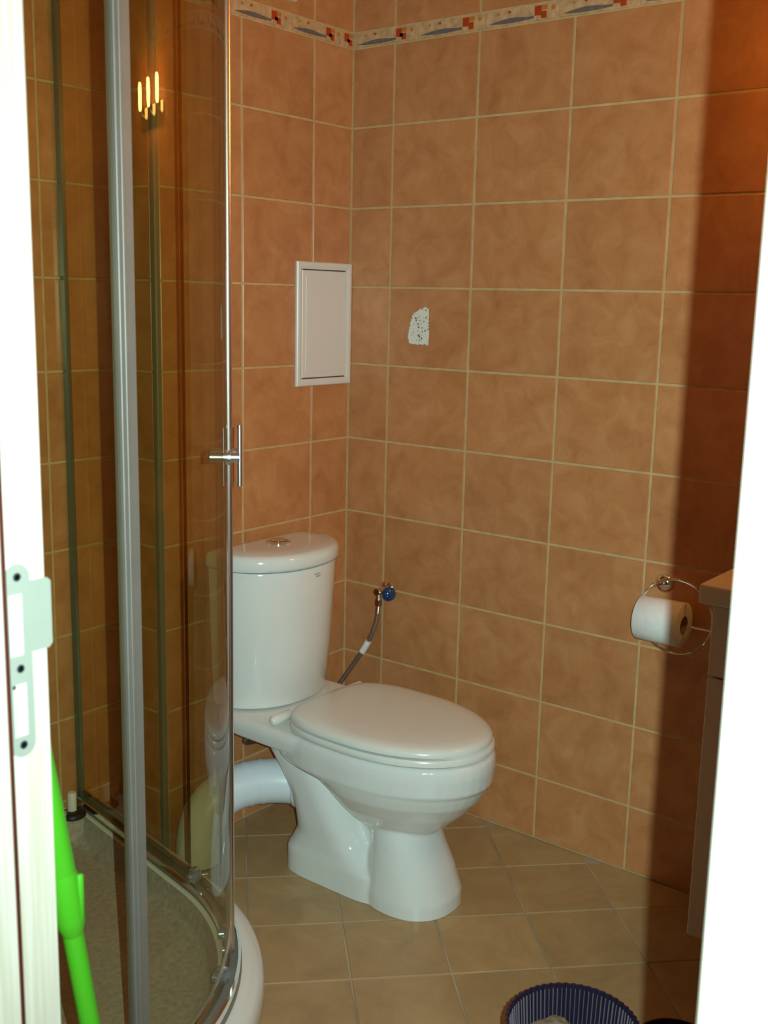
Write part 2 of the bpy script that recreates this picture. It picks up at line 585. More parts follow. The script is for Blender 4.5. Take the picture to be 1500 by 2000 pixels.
# corner trim of the boxed wall
bm = B()
pr_ = [(XB - 0.0015, 0.014), (XB - 0.0015, 0.004)] + [(XB + 0.004 - 0.0055 * math.cos(a), 0.004 - 0.0055 * math.sin(a)) for a in [math.radians(d) for d in (0, 22, 45, 68, 90)]] + [(XB + 0.011, -0.0015), (XB + 0.011, 0.014)]
loft(bm, [[(x, y, z) for x, y in pr_] for z in (0.0, ZC)])
tag(obj('trim_1', bm, 'trim', smooth=True), 'slim cream edge trim on the boxed wall corner by the shower', 'trim', kind='structure')

# ------------------------------------------------------------------ door frame
door = thing('door_1', (XL, -1.37, 0), 'white wood grain door frame around the view', 'door frame', kind='structure')
XG = -1.7375
bm = B(); box(bm, XO - 0.012, XL, YL, YL + 0.035, 0, 2.06, 0.0015)
jl = obj('jamb', bm, 'frame', door, label='white wood grain jamb with strike plate')
bm = B(); box(bm, XO - 0.012, XG - 0.002, YL - 0.014, YL, 0, 2.04, 0.002)
obj('door_stop', bm, 'frame', door)
bm = B(); box(bm, XG - 0.004, XG + 0.0045, YL - 0.010, YL, 0, 2.04, 0.0012)
obj('gasket', bm, 'gasket', door, label='dark brown rubber gasket')
bm = B(); box(bm, XO - 0.012, XL, YR - 0.035, YR, 0, 2.06, 0.0015)
obj('jamb', bm, 'frame', door, label='overexposed near jamb')
bm = B(); box(bm, XO - 0.012, XL, YR - 0.035, YL + 0.035, 2.06, 2.095, 0.0015)
obj('head', bm, 'frame', door)
for y0, y1 in ((YL + 0.012, YL + 0.082), (YR - 0.082, YR - 0.012)):
    bm = B(); box(bm, XO - 0.024, XO - 0.0121, y0, y1, 0, 2.13, 0.003)
    obj('architrave', bm, 'frame', door)
bm = B(); box(bm, XO - 0.024, XO - 0.0121, YR - 0.012, YL + 0.012, 2.0955, 2.13, 0.003)
obj('architrave', bm, 'frame', door)

# strike plate: outline with two slots and a lip, on the jamb face (x,z), facing -y
def plate_mesh():
    b = B()
    xl, xr, z0, z1 = -1.7310, -1.7035, 0.896, 1.087
    r = (xr - xl) / 2; xc = (xl + xr) / 2
    out = []
    for d in range(180, -1, -20): out.append((xc + r * math.cos(math.radians(d)), z1 - r + r * math.sin(math.radians(d))))
    out += [(xr, 1.0685), (-1.6845, 1.0685), (-1.6805, 1.0645), (-1.6805, 1.0027), (-1.6845, 0.9987), (xr, 0.9987)]
    for d in range(0, -181, -20): out.append((xc + r * math.cos(math.radians(d)), z0 + r + r * math.sin(math.radians(d))))
    holes = [[(xl + 0.0038, 1.058), (xl + 0.0038, 0.9975), (xl + 0.0190, 0.9975), (xl + 0.0190, 1.058)],
             [(xl + 0.0055, 0.970), (xl + 0.0055, 0.917), (xl + 0.0205, 0.917), (xl + 0.0205, 0.970)]]
    es = []
    for lp in [out] + holes:
        vv = [b.verts.new((x, YL - 0.0004, z)) for x, z in lp]
        for k in range(len(vv)): es.append(b.edges.new((vv[k], vv[(k + 1) % len(vv)])))
    bmesh.ops.triangle_fill(b, edges=es, use_beauty=True)
    # drop triangles inside the slots
    for f in list(b.faces):
        c = f.calc_center_median()
        for h in holes:
            if h[0][0] < c.x < h[2][0] and h[1][1] < c.z < h[0][1]:
                b.faces.remove(f); break
    ex = bmesh.ops.extrude_face_region(b, geom=b.faces[:])
    for v in ex['geom']:
        if isinstance(v, bmesh.types.BMVert): v.co.y -= 0.0014
    return b
plate = obj('strike_plate', plate_mesh(), 'steel', door, label='pale metal strike plate with two slots')
for x, z, r in ((-1.7172, 1.0745, 0.0042), (-1.7172, 0.9850, 0.0042), (-1.7172, 0.9085, 0.0042), (-1.7250, 0.9680, 0.0020)):
    bm = B(); lathe(bm, [(r, 0), (r, 0.0006), (r * 0.55, 0.0010), (r * 0.5, 0.0002), (0, 0.0002)], (x, YL - 0.0016, z), (0, -1, 0), 14)
    obj('screw', bm, 'screw', plate, smooth=True)

# ------------------------------------------------------------------ shower tray and enclosure
CX, CY = -1.378, -0.251
def qpath(R, wall_gap=0.0, n=26, a0=-11.0, a1=-90.0):
    """from the alcove wall along the slanted straight side, round the curve, to the left wall"""
    pts = []
    p0 = Vector((CX + R * math.cos(math.radians(a0)), CY + R * math.sin(math.radians(a0))))
    tx, ty = -math.sin(math.radians(a0)), math.cos(math.radians(a0))
    L = (YN - wall_gap - p0.y) / ty
    for k in range(6): 
        u = L * (1 - k / 6); pts.append((p0.x + tx * u, p0.y + ty * u))
    for k in range(n + 1):
        a = math.radians(a0 + (a1 - a0) * k / n)
        pts.append((CX + R * math.cos(a), CY + R * math.sin(a)))
    for k in range(1, 5):
        pts.append((CX + (XL + wall_gap - CX) * k / 4, CY - R))
    return pts
def tray_loop(R, z, wall_gap):
    p = qpath(R, wall_gap)
    p = p + [(XL + wall_gap, YN - wall_gap)]
    return [(x, y, z) for x, y in p]
tray = thing('shower_tray', (-1.25, -0.30, 0), 'white curved quadrant shower tray on a brown plinth', 'shower tray')
bm = B()
g = 0.003
loft(bm, [tray_loop(0.538, 0.085, g), tray_loop(0.548, 0.090, g), tray_loop(0.5515, 0.102, g), tray_loop(0.5515, 0.128, g), tray_loop(0.547, 0.140, g), tray_loop(0.538, 0.147, g), tray_loop(0.525, 0.150, g),
          tray_loop(0.474, 0.150, 0.06), tray_loop(0.470, 0.149, 0.064), tray_loop(0.468, 0.1475, 0.066)], cap0=True, cap1=False)
obj('rim', bm, 'acrylic', tray, smooth=True, angle=50)
bm = B(); loft(bm, [tray_loop(0.468, 0.1475, 0.066), tray_loop(0.464, 0.140, 0.070), tray_loop(0.456, 0.116, 0.080), tray_loop(0.446, 0.106, 0.090), tray_loop(0.425, 0.102, 0.11), tray_loop(0.30, 0.100, 0.22)], cap0=False)
obj('basin', bm, 'basin', tray, smooth=True, angle=50, label='speckled grey brown basin surface')
bm = B(); loft(bm, [tray_loop(0.540, 0.0005, g), tray_loop(0.540, 0.0848, g)])
obj('plinth', bm, 'plinth', tray, smooth=True, angle=50, label='brown skirting under the tray rim')

enc = thing('shower_enclosure', (-1.25, -0.30, 0.15), 'curved glass shower enclosure with grey metal profiles and sliding doors', 'shower enclosure')
RG = 0.490
Z0G, Z1G = 0.178, 1.93
def strip(R0, R1, a0, a1, z0, z1, n=20):
    """curved solid between two radii"""
    b = B()
    i = []; o_ = []
    for k in range(n + 1):
        a = math.radians(a0 + (a1 - a0) * k / n)
        i.append((CX + R0 * math.cos(a), CY + R0 * math.sin(a)))
        o_.append((CX + R1 * math.cos(a), CY + R1 * math.sin(a)))
    poly = i + o_[::-1]
    m = len(i)
    v0 = [b.verts.new((x, y, z0)) for x, y in poly]; v1 = [b.verts.new((x, y, z1)) for x, y in poly]
    N = len(poly)
    for k in range(N): b.faces.new((v0[k], v0[(k + 1) % N], v1[(k + 1) % N], v1[k]))
    for k in range(m - 1):
        for v in (v0, v1): b.faces.new((v[k], v[k + 1], v[N - 2 - k], v[N - 1 - k]))
    return b
def ribbon(path, w, z0, z1):
    """solid of width w along an open 2D path"""
    b = B(); L = []; Rr = []
    for k, p in enumerate(path):
        q0 = path[max(0, k - 1)]; q1 = path[min(len(path) - 1, k + 1)]
        d = Vector((q1[0] - q0[0], q1[1] - q0[1])).normalized()
        nrm = Vector((-d.y, d.x)) * w / 2
        L.append((p[0] + nrm.x, p[1] + nrm.y)); Rr.append((p[0] - nrm.x, p[1] - nrm.y))
    poly = L + Rr[::-1]; N = len(poly); m = len(L)
    v0 = [b.verts.new((x, y, z0)) for x, y in poly]; v1 = [b.verts.new((x, y, z1)) for x, y in poly]
    for k in range(N): b.faces.new((v0[k], v0[(k + 1) % N], v1[(k + 1) % N], v1[k]))
    for k in range(m - 1):
        for v in (v0, v1): b.faces.new((v[k], v[k + 1], v[N - 2 - k], v[N - 1 - k]))
    return b
# bottom track (two lips) and top rail
pth = qpath(RG + 0.004, 0.004)
pth = [p for p in pth]
obj('bottom_track', ribbon(pth, 0.034, 0.1502, 0.160), 'alu', enc, smooth=True, angle=50)
obj('track_lip', ribbon(qpath(RG + 0.017, 0.004), 0.005, 0.160, 0.176), 'chrome', enc, smooth=True, angle=50)
obj('track_lip', ribbon(qpath(RG - 0.012, 0.004), 0.004, 0.160, 0.172), 'chrome', enc, smooth=True, angle=50)
obj('top_rail', ribbon(pth, 0.042, 1.93, 1.975), 'alu', enc, smooth=True, angle=50)
full = qpath(RG, 0.006)
rear = full[:7]
rear_panel = obj('fixed_panel', ribbon(rear, 0.005, Z0G - 0.016, Z1G), 'glass', enc, label='clear fixed glass pane beside the boxed wall')
front = [(CX + 0.016, CY - RG), (XL + 0.012, CY - RG)]
obj('fixed_panel', ribbon(front, 0.005, Z0G - 0.016, Z1G), 'glass', enc, label='clear fixed glass pane nearest the doorway')
door_r = obj('sliding_door', strip(RG - 0.0025, RG + 0.0025, -10.5, -44.3, Z0G, Z1G), 'glass', enc, smooth=True, label='curved glass sliding door nearer the toilet')
door_l = obj('sliding_door', strip(RG - 0.0025, RG + 0.0025, -45.2, -86.3, Z0G, Z1G), 'glass', enc, smooth=True, label='curved glass sliding door nearer the doorway')
# profiles
def on(R, a): return (CX + R * math.cos(math.radians(a)), CY + R * math.sin(math.radians(a)))
x, y = full[0]
bm = B(); box(bm, x - 0.006, x + 0.006, y - 0.012, y + 0.004, 0.16, Z1G, 0.0015)
obj('wall_profile', bm, 'alu_dark', enc, label='slim dark green grey profile on the alcove wall')
bm = B(); box(bm, XL + 0.001, XL + 0.025, CY - RG - 0.010, CY - RG + 0.010, 0.16, Z1G, 0.0015)
obj('wall_profile', bm, 'alu', enc)
px_, py_ = on(RG, -90)
bm = B()
box(bm, px_ + 0.008, px_ + 0.034, py_ - 0.009, py_ + 0.009, 0.16, Z1G, 0.0012, 1)
box(bm, px_ + 0.014, px_ + 0.020, py_ - 0.0115, py_ - 0.0085, 0.16, Z1G, 0.001)
obj('post', bm, 'alu', enc, label='wide grey aluminium upright between pane and door')
for dd, a in ((door_r, -44.2), (door_l, -45.4)):
    bm = B(); x, y = on(RG + 0.001, a); tube(bm, [(x, y, Z0G), (x, y, Z1G)], 0.0068, 14)
    obj('magnet_strip', bm, 'satin', dd, smooth=True)
def handle(dd, a, z):
    b = B()
    ca, sa = math.cos(math.radians(a)), math.sin(math.radians(a))
    P = lambda r, zz: (CX + r * ca, CY + r * sa, zz)
    tube(b, [P(RG - 0.030, z), P(RG - 0.028, z), P(RG + 0.020, z)], [0.006, 0.0085, 0.0085], 14)
    tube(b, [P(RG + 0.002, z), P(RG + 0.006, z)], 0.0125, 16)
    tube(b, [P(RG - 0.006, z), P(RG - 0.002, z)], 0.0125, 16)
    tube(b, [P(RG + 0.020, z - 0.047), P(RG + 0.020, z + 0.047)], 0.0042, 10)
    obj('handle', b, 'satin', dd, smooth=True)
handle(door_r, -42.0, 1.078)
handle(door_l, -47.5, 1.078)
def roller(dd, a):
    x, y = on(RG - 0.004, a)
    b = B(); box(b, x - 0.010, x + 0.010, y - 0.010, y + 0.010, 0.176, 0.205, 0.004, 2)
    ca, sa = math.cos(math.radians(a)), math.sin(math.radians(a))
    tube(b, [(CX + (RG - 0.020) * ca, CY + (RG - 0.020) * sa, 0.186), (CX + (RG - 0.004) * ca, CY + (RG - 0.004) * sa, 0.186)], 0.009, 14)
    obj('roller', b, 'roller', dd, smooth=True, label='small bluish metal door roller')
roller(door_r, -40.0); roller(door_r, -14.0); roller(door_l, -56.0); roller(door_l, -77.0)

# small fitting standing in the shower corner
fit = thing('waste_fitting', (-0.856, 0.098, 0.150), 'small white cylinder on a dark ring in the far shower corner', 'fitting')
bm = B(); lathe(bm, [(0.031, 0.0002), (0.031, 0.006), (0.026, 0.012), (0.020, 0.014)], (-0.856, 0.098, 0.150), n=24)
obj('flange', bm, 'black', fit, smooth=True, label='dark round flange')
bm = B(); lathe(bm, [(0.0105, 0.014), (0.0105, 0.054), (0.0085, 0.057), (0, 0.057)], (-0.856, 0.098, 0.150), n=20)
obj('cylinder_body', bm, 'white', fit, smooth=True)
bm = B(); lathe(bm, [(0.006, 0), (0.006, 0.016), (0.004, 0.020)], (-0.878, 0.094, 0.160), n=12)
obj('chrome_stud', bm, 'chrome', fit, smooth=True)

# ------------------------------------------------------------------ toilet
XC = -0.408
toilet = thing('toilet', (XC, -0.40, 0), 'white close coupled toilet with closed lid beside the shower', 'toilet')
def W(x, s, z): return (XC + x, -s, z)
def egg(w, s_back, s_mid, s_front, z, n=48, eb=3.2, ef=2.0):
    out = []
    for k in range(n):
        a = 2 * math.pi * k / n
        c, s = math.cos(a), math.sin(a)
        e = ef if s >= 0 else eb
        x = w * math.copysign(abs(c) ** (2 / e), c)
        L = (s_front - s_mid) if s >= 0 else (s_mid - s_back)
        y = s_mid + L * math.copysign(abs(s) ** (2 / e), s)
        out.append(W(x, y, z))
    return out
def rrect(w, s0, s1, z, e=4.0, n=48, xo=0.0):
    out = []
    for k in range(n):
        a = 2 * math.pi * k / n
        c, s = math.cos(a), math.sin(a)
        out.append(W(xo + w * math.copysign(abs(c) ** (2 / e), c), (s0 + s1) / 2 + (s1 - s0) / 2 * math.copysign(abs(s) ** (2 / e), s), z))
    return out
bm = B()
# bowl with its rim band
loft(bm, [egg(0.050, 0.44, 0.50, 0.570, 0.130, eb=2), egg(0.074, 0.42, 0.49, 0.606, 0.168, eb=2), egg(0.108, 0.40, 0.485, 0.644, 0.195, eb=2), egg(0.138, 0.375, 0.48, 0.680, 0.230, eb=2), egg(0.162, 0.345, 0.475, 0.712, 0.268, eb=2.1),
          egg(0.172, 0.31, 0.47, 0.725, 0.292, eb=2.4), egg(0.1735, 0.26, 0.47, 0.726, 0.298), egg(0.177, 0.22, 0.47, 0.735, 0.306), egg(0.180, 0.22, 0.47, 0.739, 0.345), egg(0.178, 0.22, 0.47, 0.737, 0.364), egg(0.172, 0.225, 0.47, 0.730, 0.372)])
# shelf that carries the cistern
loft(bm, [rrect(0.150, 0.075, 0.36, 0.318, 5), rrect(0.172, 0.060, 0.40, 0.330, 5), rrect(0.176, 0.056, 0.42, 0.355, 5), rrect(0.172, 0.058, 0.42, 0.368, 5), rrect(0.166, 0.064, 0.42, 0.3725, 5)])
# front column
loft(bm, [rrect(0.104, 0.45, 0.670, -0.020, 2.3, xo=-0.010), rrect(0.104, 0.45, 0.668, 0.030, 2.3, xo=-0.010), rrect(0.097, 0.46, 0.648, 0.080, 2.3, xo=-0.010), rrect(0.089, 0.465, 0.622, 0.130, 2.3, xo=-0.010), rrect(0.084, 0.465, 0.602, 0.175, 2.3, xo=-0.010), rrect(0.084, 0.46, 0.595, 0.215, 2.3, xo=-0.006)])
# rear trap limb, leaning back under the shelf
loft(bm, [rrect(0.114, 0.236, 0.54, -0.020, 5), rrect(0.114, 0.236, 0.53, 0.058, 5), rrect(0.112, 0.244, 0.50, 0.078, 4), rrect(0.112, 0.258, 0.468, 0.110, 3.2), rrect(0.114, 0.256, 0.440, 0.150, 3.2), rrect(0.115, 0.240, 0.412, 0.200, 3),
          rrect(0.116, 0.205, 0.385, 0.250, 3), rrect(0.114, 0.160, 0.355, 0.295, 3), rrect(0.110, 0.125, 0.34, 0.335, 3)])
# web joining both
loft(bm, [rrect(0.107, 0.30, 0.62, -0.020, 3), rrect(0.104, 0.30, 0.62, 0.036, 3), rrect(0.078, 0.32, 0.60, 0.060, 3), rrect(0.056, 0.34, 0.58, 0.09, 3), rrect(0.050, 0.36, 0.56, 0.22, 3)])
# outlet spigot
tube(bm, [W(-0.01, 0.31, 0.165), W(-0.02, 0.225, 0.165)], 0.050, 20)
me_ = bpy.data.meshes.new('tmp'); bmesh.ops.recalc_face_normals(bm, faces=bm.faces[:]); bm.to_mesh(me_); bm.free()
tmp = bpy.data.objects.new('tmp', me_); COL.objects.link(tmp)
md = tmp.modifiers.new('r', 'REMESH'); md.mode = 'VOXEL'; md.voxel_size = 0.0042
sm = tmp.modifiers.new('s', 'SMOOTH'); sm.factor = 0.5; sm.iterations = 4
dg = bpy.context.evaluated_depsgraph_get()
ev = tmp.evaluated_get(dg)
bm = B(); bm.from_mesh(ev.to_mesh())
ev.to_mesh_clear()
bpy.data.objects.remove(tmp); bpy.data.meshes.remove(me_)
bmesh.ops.bisect_plane(bm, geom=bm.verts[:] + bm.edges[:] + bm.faces[:], plane_co=(0, 0, 0.0006), plane_no=(0, 0, 1), clear_inner=True)
bmesh.ops.holes_fill(bm, edges=[e for e in bm.edges if e.is_boundary], sides=0)
obj('bowl', bm, 'ceramic', toilet, smooth=True, angle=80)

# cistern: D-shaped plan with a curved front
def dplan(w, s0, s1, s2, z, n=30, d=0.0):
    """back at s0, sides run to s1, bowed front reaches s2"""
    w += d; s0 -= d * 0.3; s2 += d
    out = [W(-w + 0.012, s0, z), W(w - 0.012, s0, z), W(w - 0.003, s0 + 0.004, z), W(w, s0 + 0.014, z)]
    for k in range(n + 1):
        u = 1 - 2 * k / n
        uu = math.sin(u * math.pi / 2)
        out.append(W(w * uu, s1 + (s2 - s1) * (1 - abs(uu) ** 2.3) ** 0.62, z))
    out += [W(-w, s0 + 0.014, z), W(-w + 0.003, s0 + 0.004, z)]
    return out
XK = 0.013
bm = B()
loft(bm, [dplan(0.148, 0.060, 0.094, 0.186, 0.3745), dplan(0.161, 0.054, 0.098, 0.204, 0.378), dplan(0.164, 0.052, 0.100, 0.209, 0.392), dplan(0.168, 0.048, 0.105, 0.224, 0.55), dplan(0.171, 0.046, 0.108, 0.233, 0.706), dplan(0.169, 0.046, 0.108, 0.231, 0.7105)])
for v in bm.verts: v.co.x += XK
cist = obj('cistern', bm, 'ceramic', toilet, smooth=True, angle=45)
bm = B()
loft(bm, [dplan(0.171, 0.046, 0.108, 0.232, 0.7125), dplan(0.177, 0.044, 0.110, 0.239, 0.715), dplan(0.179, 0.043, 0.110, 0.242, 0.722), dplan(0.178, 0.043, 0.110, 0.241, 0.739), dplan(0.174, 0.046, 0.109, 0.236, 0.7475), dplan(0.164, 0.052, 0.108, 0.225, 0.7515), dplan(0.11, 0.07, 0.105, 0.18, 0.7535)])
for v in bm.verts: v.co.x += XK
lidc = obj('cistern_lid', bm, 'ceramic', toilet, smooth=True, angle=50)
bm = B()
lathe(bm, [(0.030, 0), (0.030, 0.004), (0.027, 0.0065), (0.022, 0.0065), (0.022, 0.003), (0.0205, 0.003)], W(XK, 0.115, 0.7525), n=32, cap=False)
lathe(bm, [(0.020, 0.002), (0.020, 0.0075), (0.017, 0.010), (0, 0.0115)], W(XK, 0.115, 0.7525), n=32, cap=False)
obj('flush_button', bm, 'chrome', lidc, smooth=True, label='round chrome flush button')
# small grey mark on the cistern front
bm = B()
for k, (w_, dz) in enumerate(((0.020, 0.0), (0.014, -0.006))):
    xx = 0.010 + k * 0.003
    u = xx / 0.184
    def sp(x): 
        return 0.108 + (0.2335 - 0.108) * (1 - abs(x / 0.1705) ** 2.3) ** 0.62
    c = [W(xx - w_ / 2, sp(xx - w_ / 2) + 0.0006, 0.693 + dz), W(xx + w_ / 2, sp(xx + w_ / 2) + 0.0006, 0.693 + dz), W(xx + w_ / 2, sp(xx + w_ / 2) + 0.0006, 0.6955 + dz), W(xx - w_ / 2, sp(xx - w_ / 2) + 0.0006, 0.6955 + dz)]
    d_ = [(p[0], p[1] + 0.003, p[2]) for p in c]
    c = [(p[0] + XK, p[1], p[2]) for p in c]; d_ = [(p[0] + XK, p[1], p[2]) for p in d_]
    loft(bm, [d_, c])
obj('maker_mark', bm, 'steel', cist)

def seat_loop(w, b, f, z): return egg(w, b, 0.475, f - 0.016, z + 0.007, 56, 3.6, 2.05)
bm = B()
loft(bm, [seat_loop(0.173, 0.272, 0.742, 0.3675), seat_loop(0.1770, 0.268, 0.748, 0.371), seat_loop(0.1770, 0.268, 0.748, 0.380), seat_loop(0.174, 0.271, 0.744, 0.3845)])
obj('seat', bm, 'seat', toilet, smooth=True, angle=50)
bm = B()
loft(bm, [seat_loop(0.169, 0.272, 0.737, 0.3865), seat_loop(0.1735, 0.268, 0.7425, 0.3895), seat_loop(0.1735, 0.268, 0.7425, 0.396), seat_loop(0.170, 0.271, 0.738, 0.402), seat_loop(0.160, 0.280, 0.727, 0.4065), seat_loop(0.143, 0.30, 0.70, 0.4095), seat_loop(0.09, 0.35, 0.64, 0.4115), seat_loop(0.03, 0.43, 0.54, 0.412)])
lid = obj('lid', bm, 'seat', toilet, smooth=True, angle=50)
for sx in (-0.128, 0.128):
    bm = B(); tube(bm, [W(sx - 0.036, 0.260, 0.387), W(sx - 0.034, 0.260, 0.387), W(sx - 0.028, 0.260, 0.387), W(sx + 0.028, 0.260, 0.387), W(sx + 0.034, 0.260, 0.387), W(sx + 0.036, 0.260, 0.387)], [0.003, 0.007, 0.0115, 0.0115, 0.007, 0.003], 18)
    obj('hinge', bm, 'seat', toilet, smooth=True, angle=60)

# waste pipe
waste = thing('waste_pipe', (-0.52, -0.12, 0), 'white plastic waste pipe bending away behind the toilet', 'pipe')
def bez(p, n=24):
    out = []
    P = [Vector(v) for v in p]
    for k in range(n + 1):
        t = k / n
        Q = P[:]
        while len(Q) > 1: Q = [a.lerp(b, t) for a, b in zip(Q, Q[1:])]
        out.append(Q[0])
    return out
pts = bez([(-0.397, -0.232, 0.165), (-0.43, -0.16, 0.172), (-0.52, -0.095, 0.190), (-0.615, -0.075, 0.175), (-0.625, -0.072, 0.10), (-0.625, -0.072, 0.004)])
bm = B(); tube(bm, pts, 0.054, 28)
obj('elbow', bm, 'pipe', waste, smooth=True, angle=50)
bm = B(); d = (pts[1] - pts[0]).normalized(); tube(bm, [pts[0] - d * 0.006, pts[0] - d * 0.003, pts[0] + d * 0.036, pts[0] + d * 0.040], [0.057, 0.0605, 0.0605, 0.056], 28)
obj('collar', bm, 'pipe', waste, smooth=True, angle=50)
for i in (7, 9):
    bm = B(); d = (pts[i + 1] - pts[i - 1]).normalized(); tube(bm, [pts[i] - d * 0.003, pts[i] + d * 0.003], 0.0553, 28)
    obj('ridge', bm, 'pipe', waste, smooth=True, angle=50)

# stop valve with blue knob, braided hose
valve = thing('stop_valve', (-0.02, -0.146, 0.565), 'chrome angle valve with blue round knob on the tiled wall', 'valve')
bm = B(); lathe(bm, [(0.022, 0.0005), (0.022, 0.003), (0.014, 0.010), (0.009, 0.012)], (0, -0.146, 0.565), (-1, 0, 0), 24)
obj('rosette', bm, 'chrome', valve, smooth=True)
bm = B(); tube(bm, [(-0.008, -0.146, 0.565), (-0.046, -0.146, 0.565)], 0.0095, 16)
tube(bm, [(-0.034, -0.146, 0.572), (-0.034, -0.146, 0.536)], 0.0085, 16)
tube(bm, [(-0.034, -0.140, 0.565), (-0.034, -0.172, 0.565)], 0.0075, 14)
tube(bm, [(-0.034, -0.146, 0.543), (-0.034, -0.146, 0.526)], 0.0105, 6)
obj('valve_body', bm, 'chrome', valve, smooth=True)
bm = B(); lathe(bm, [(0.010, 0), (0.017, 0.003), (0.0195, 0.009), (0.0195, 0.016), (0.0165, 0.022), (0.009, 0.0265), (0, 0.0275)], (-0.034, -0.170, 0.565), (-0.25, -1, 0), 20)
obj('knob', bm, 'blue', valve, smooth=True, angle=50, label='shiny blue round knob')
hose = thing('water_hose', (-0.06, -0.11, 0.30), 'thin braided metal water hose running down behind the toilet', 'hose')
hp = bez([(-0.034, -0.146, 0.530), (-0.036, -0.146, 0.46), (-0.045, -0.125, 0.42), (-0.062, -0.09, 0.36), (-0.085, -0.05, 0.29)], 20)
hp += bez([hp[-1], (-0.12, -0.04, 0.24), (-0.30, -0.04, 0.20), (-0.46, -0.045, 0.22), (-0.52, -0.08, 0.26), (-0.50, -0.12, 0.285), (-0.46, -0.10, 0.305)], 30)[1:]
bm = B(); tube(bm, hp, 0.0062, 10)
obj('braided_tube', bm, 'hose', hose, smooth=True, angle=60)
i0 = min(range(21), key=lambda i: abs(hp[i].z - 0.425)); i1 = min(range(21), key=lambda i: abs(hp[i].z - 0.392))
bm = B(); tube(bm, hp[i0:i1 + 1], 0.0092, 14)
obj('paper_sleeve', bm, 'paper', hose, smooth=True, angle=60, label='white label wrapped round the hose')
bm = B(); tube(bm, [hp[0], hp[1], hp[2]], 0.0082, 12)
obj('ferrule', bm, 'chrome', hose, smooth=True, angle=60)

# ------------------------------------------------------------------ things on the walls
hatch = thing('access_hatch', (-0.108, -0.001, 1.112), 'white plastic access hatch on the tiled wall above the toilet', 'access hatch')
x0, x1, z0, z1 = -0.2135, -0.001, 1.112, 1.424
bm = B()
fw_ = 0.021
o1 = [(x0, z0), (x1, z0), (x1, z1), (x0, z1)]
def fr(i, y): return [(x0 + i, y, z0 + i), (x1 - i, y, z0 + i), (x1 - i, y, z1 - i), (x0 + i, y, z1 - i)]
loft(bm, [fr(0, -0.0004), fr(0, -0.006), fr(0.002, -0.008), fr(0.010, -0.0085), fr(0.018, -0.0065), fr(0.0185, -0.0012), fr(0.0185, -0.0004)], cap0=False, cap1=False)
obj('hatch_frame', bm, 'white', hatch)
bm = B(); box(bm, x0 + 0.0192, x1 - 0.0192, -0.0058, -0.0006, z0 + 0.0205, z1 - 0.0205, 0.0015)
box(bm, x0 + 0.033, x1 - 0.033, -0.0066, -0.0057, z0 + 0.036, z1 - 0.036, 0.0006)
obj('hatch_door', bm, 'white', hatch)
for z in (z0 + 0.0188, z1 - 0.0204):
    bm = B(); box(bm, x0 + 0.026, x1 - 0.026, -0.0062, -0.0008, z, z + 0.0016)  # solid near-black bar fills the slit to paint its shade
    obj('gap_shade_bar', bm, 'dark', hatch, label='thin dark bar standing for the shade in the slit')

vent = thing('vent_grille', (-0.30, -0.001, 2.024), 'white vent grille above the border, cut off by the picture top', 'vent')
bm = B()
x0, x1, z0, z1 = -0.376, -0.226, 2.024, 2.174
def fr2(i, y): return [(x0 + i, y, z0 + i), (x1 - i, y, z0 + i), (x1 - i, y, z1 - i), (x0 + i, y, z1 - i)]
loft(bm, [fr2(0, -0.0004), fr2(0, -0.010), fr2(0.003, -0.013), fr2(0.014, -0.013), fr2(0.016, -0.003), fr2(0.016, -0.0004)], cap0=False, cap1=False)
obj('vent_frame', bm, 'white', vent)
for k in range(8):
    z = z0 + 0.022 + k * 0.0148
    bm = B(); loft(bm, [[(x0 + 0.0165, -0.002, z + 0.006), (x0 + 0.0165, -0.010, z), (x0 + 0.0165, -0.0115, z + 0.0012), (x0 + 0.0165, -0.0035, z + 0.0075)], [(x1 - 0.0165, -0.002, z + 0.006), (x1 - 0.0165, -0.010, z), (x1 - 0.0165, -0.0115, z + 0.0012), (x1 - 0.0165, -0.0035, z + 0.0075)]])
    obj('slat', bm, 'white', vent)

# torn scrap stuck to the wall
poly = [(-0.2000, 1.2275), (-0.2085, 1.2235), (-0.2200, 1.2248), (-0.2300, 1.2228), (-0.2420, 1.2242), (-0.2600, 1.2228), (-0.2620, 1.2500), (-0.2600, 1.2900), (-0.2590, 1.3130),
        (-0.2480, 1.3185), (-0.2390, 1.3150), (-0.2320, 1.3130), (-0.2250, 1.3075), (-0.2150, 1.3040), (-0.2080, 1.2960), (-0.2065, 1.2880), (-0.2020, 1.2750), (-0.1975, 1.2500), (-0.1960, 1.2400), (-0.1995, 1.2340)]
bm = B(); prism(bm, poly, lambda a, b, t: Vector((-t, a, b)), 0.0002, 0.0012)
o = rebase(obj('paper_scrap', bm, 'sticker')); tag(o, 'torn white paper scrap with dark specks stuck on the tiles', 'paper scrap')

# toilet roll holder and roll
hold = thing('roll_holder', (-0.02, -0.945, 0.73), 'chrome ring toilet roll holder on the right wall', 'roll holder')
RC = Vector((-0.062, -0.990, 0.668)); RR = 0.083
bm = B(); lathe(bm, [(0.022, 0.0005), (0.022, 0.004), (0.017, 0.010), (0.010, 0.013), (0.006, 0.014)], (0, -0.934, 0.722), (-1, 0, 0), 24)
obj('mount', bm, 'chrome', hold, smooth=True)
bm = B(); tube(bm, [(-0.010, -0.934, 0.722), (-0.045, -0.935, 0.728), (-0.061, -0.934, 0.729)], 0.0045, 10)
obj('arm', bm, 'chrome', hold, smooth=True)
bm = B(); tube(bm, [(RC.x, RC.y + RR * math.cos(a), RC.z + RR * math.sin(a)) for a in [2 * math.pi * k / 48 for k in range(48)]], 0.0028, 8, closed=True)
obj('ring', bm, 'chrome', hold, smooth=True)
AX = 0.652
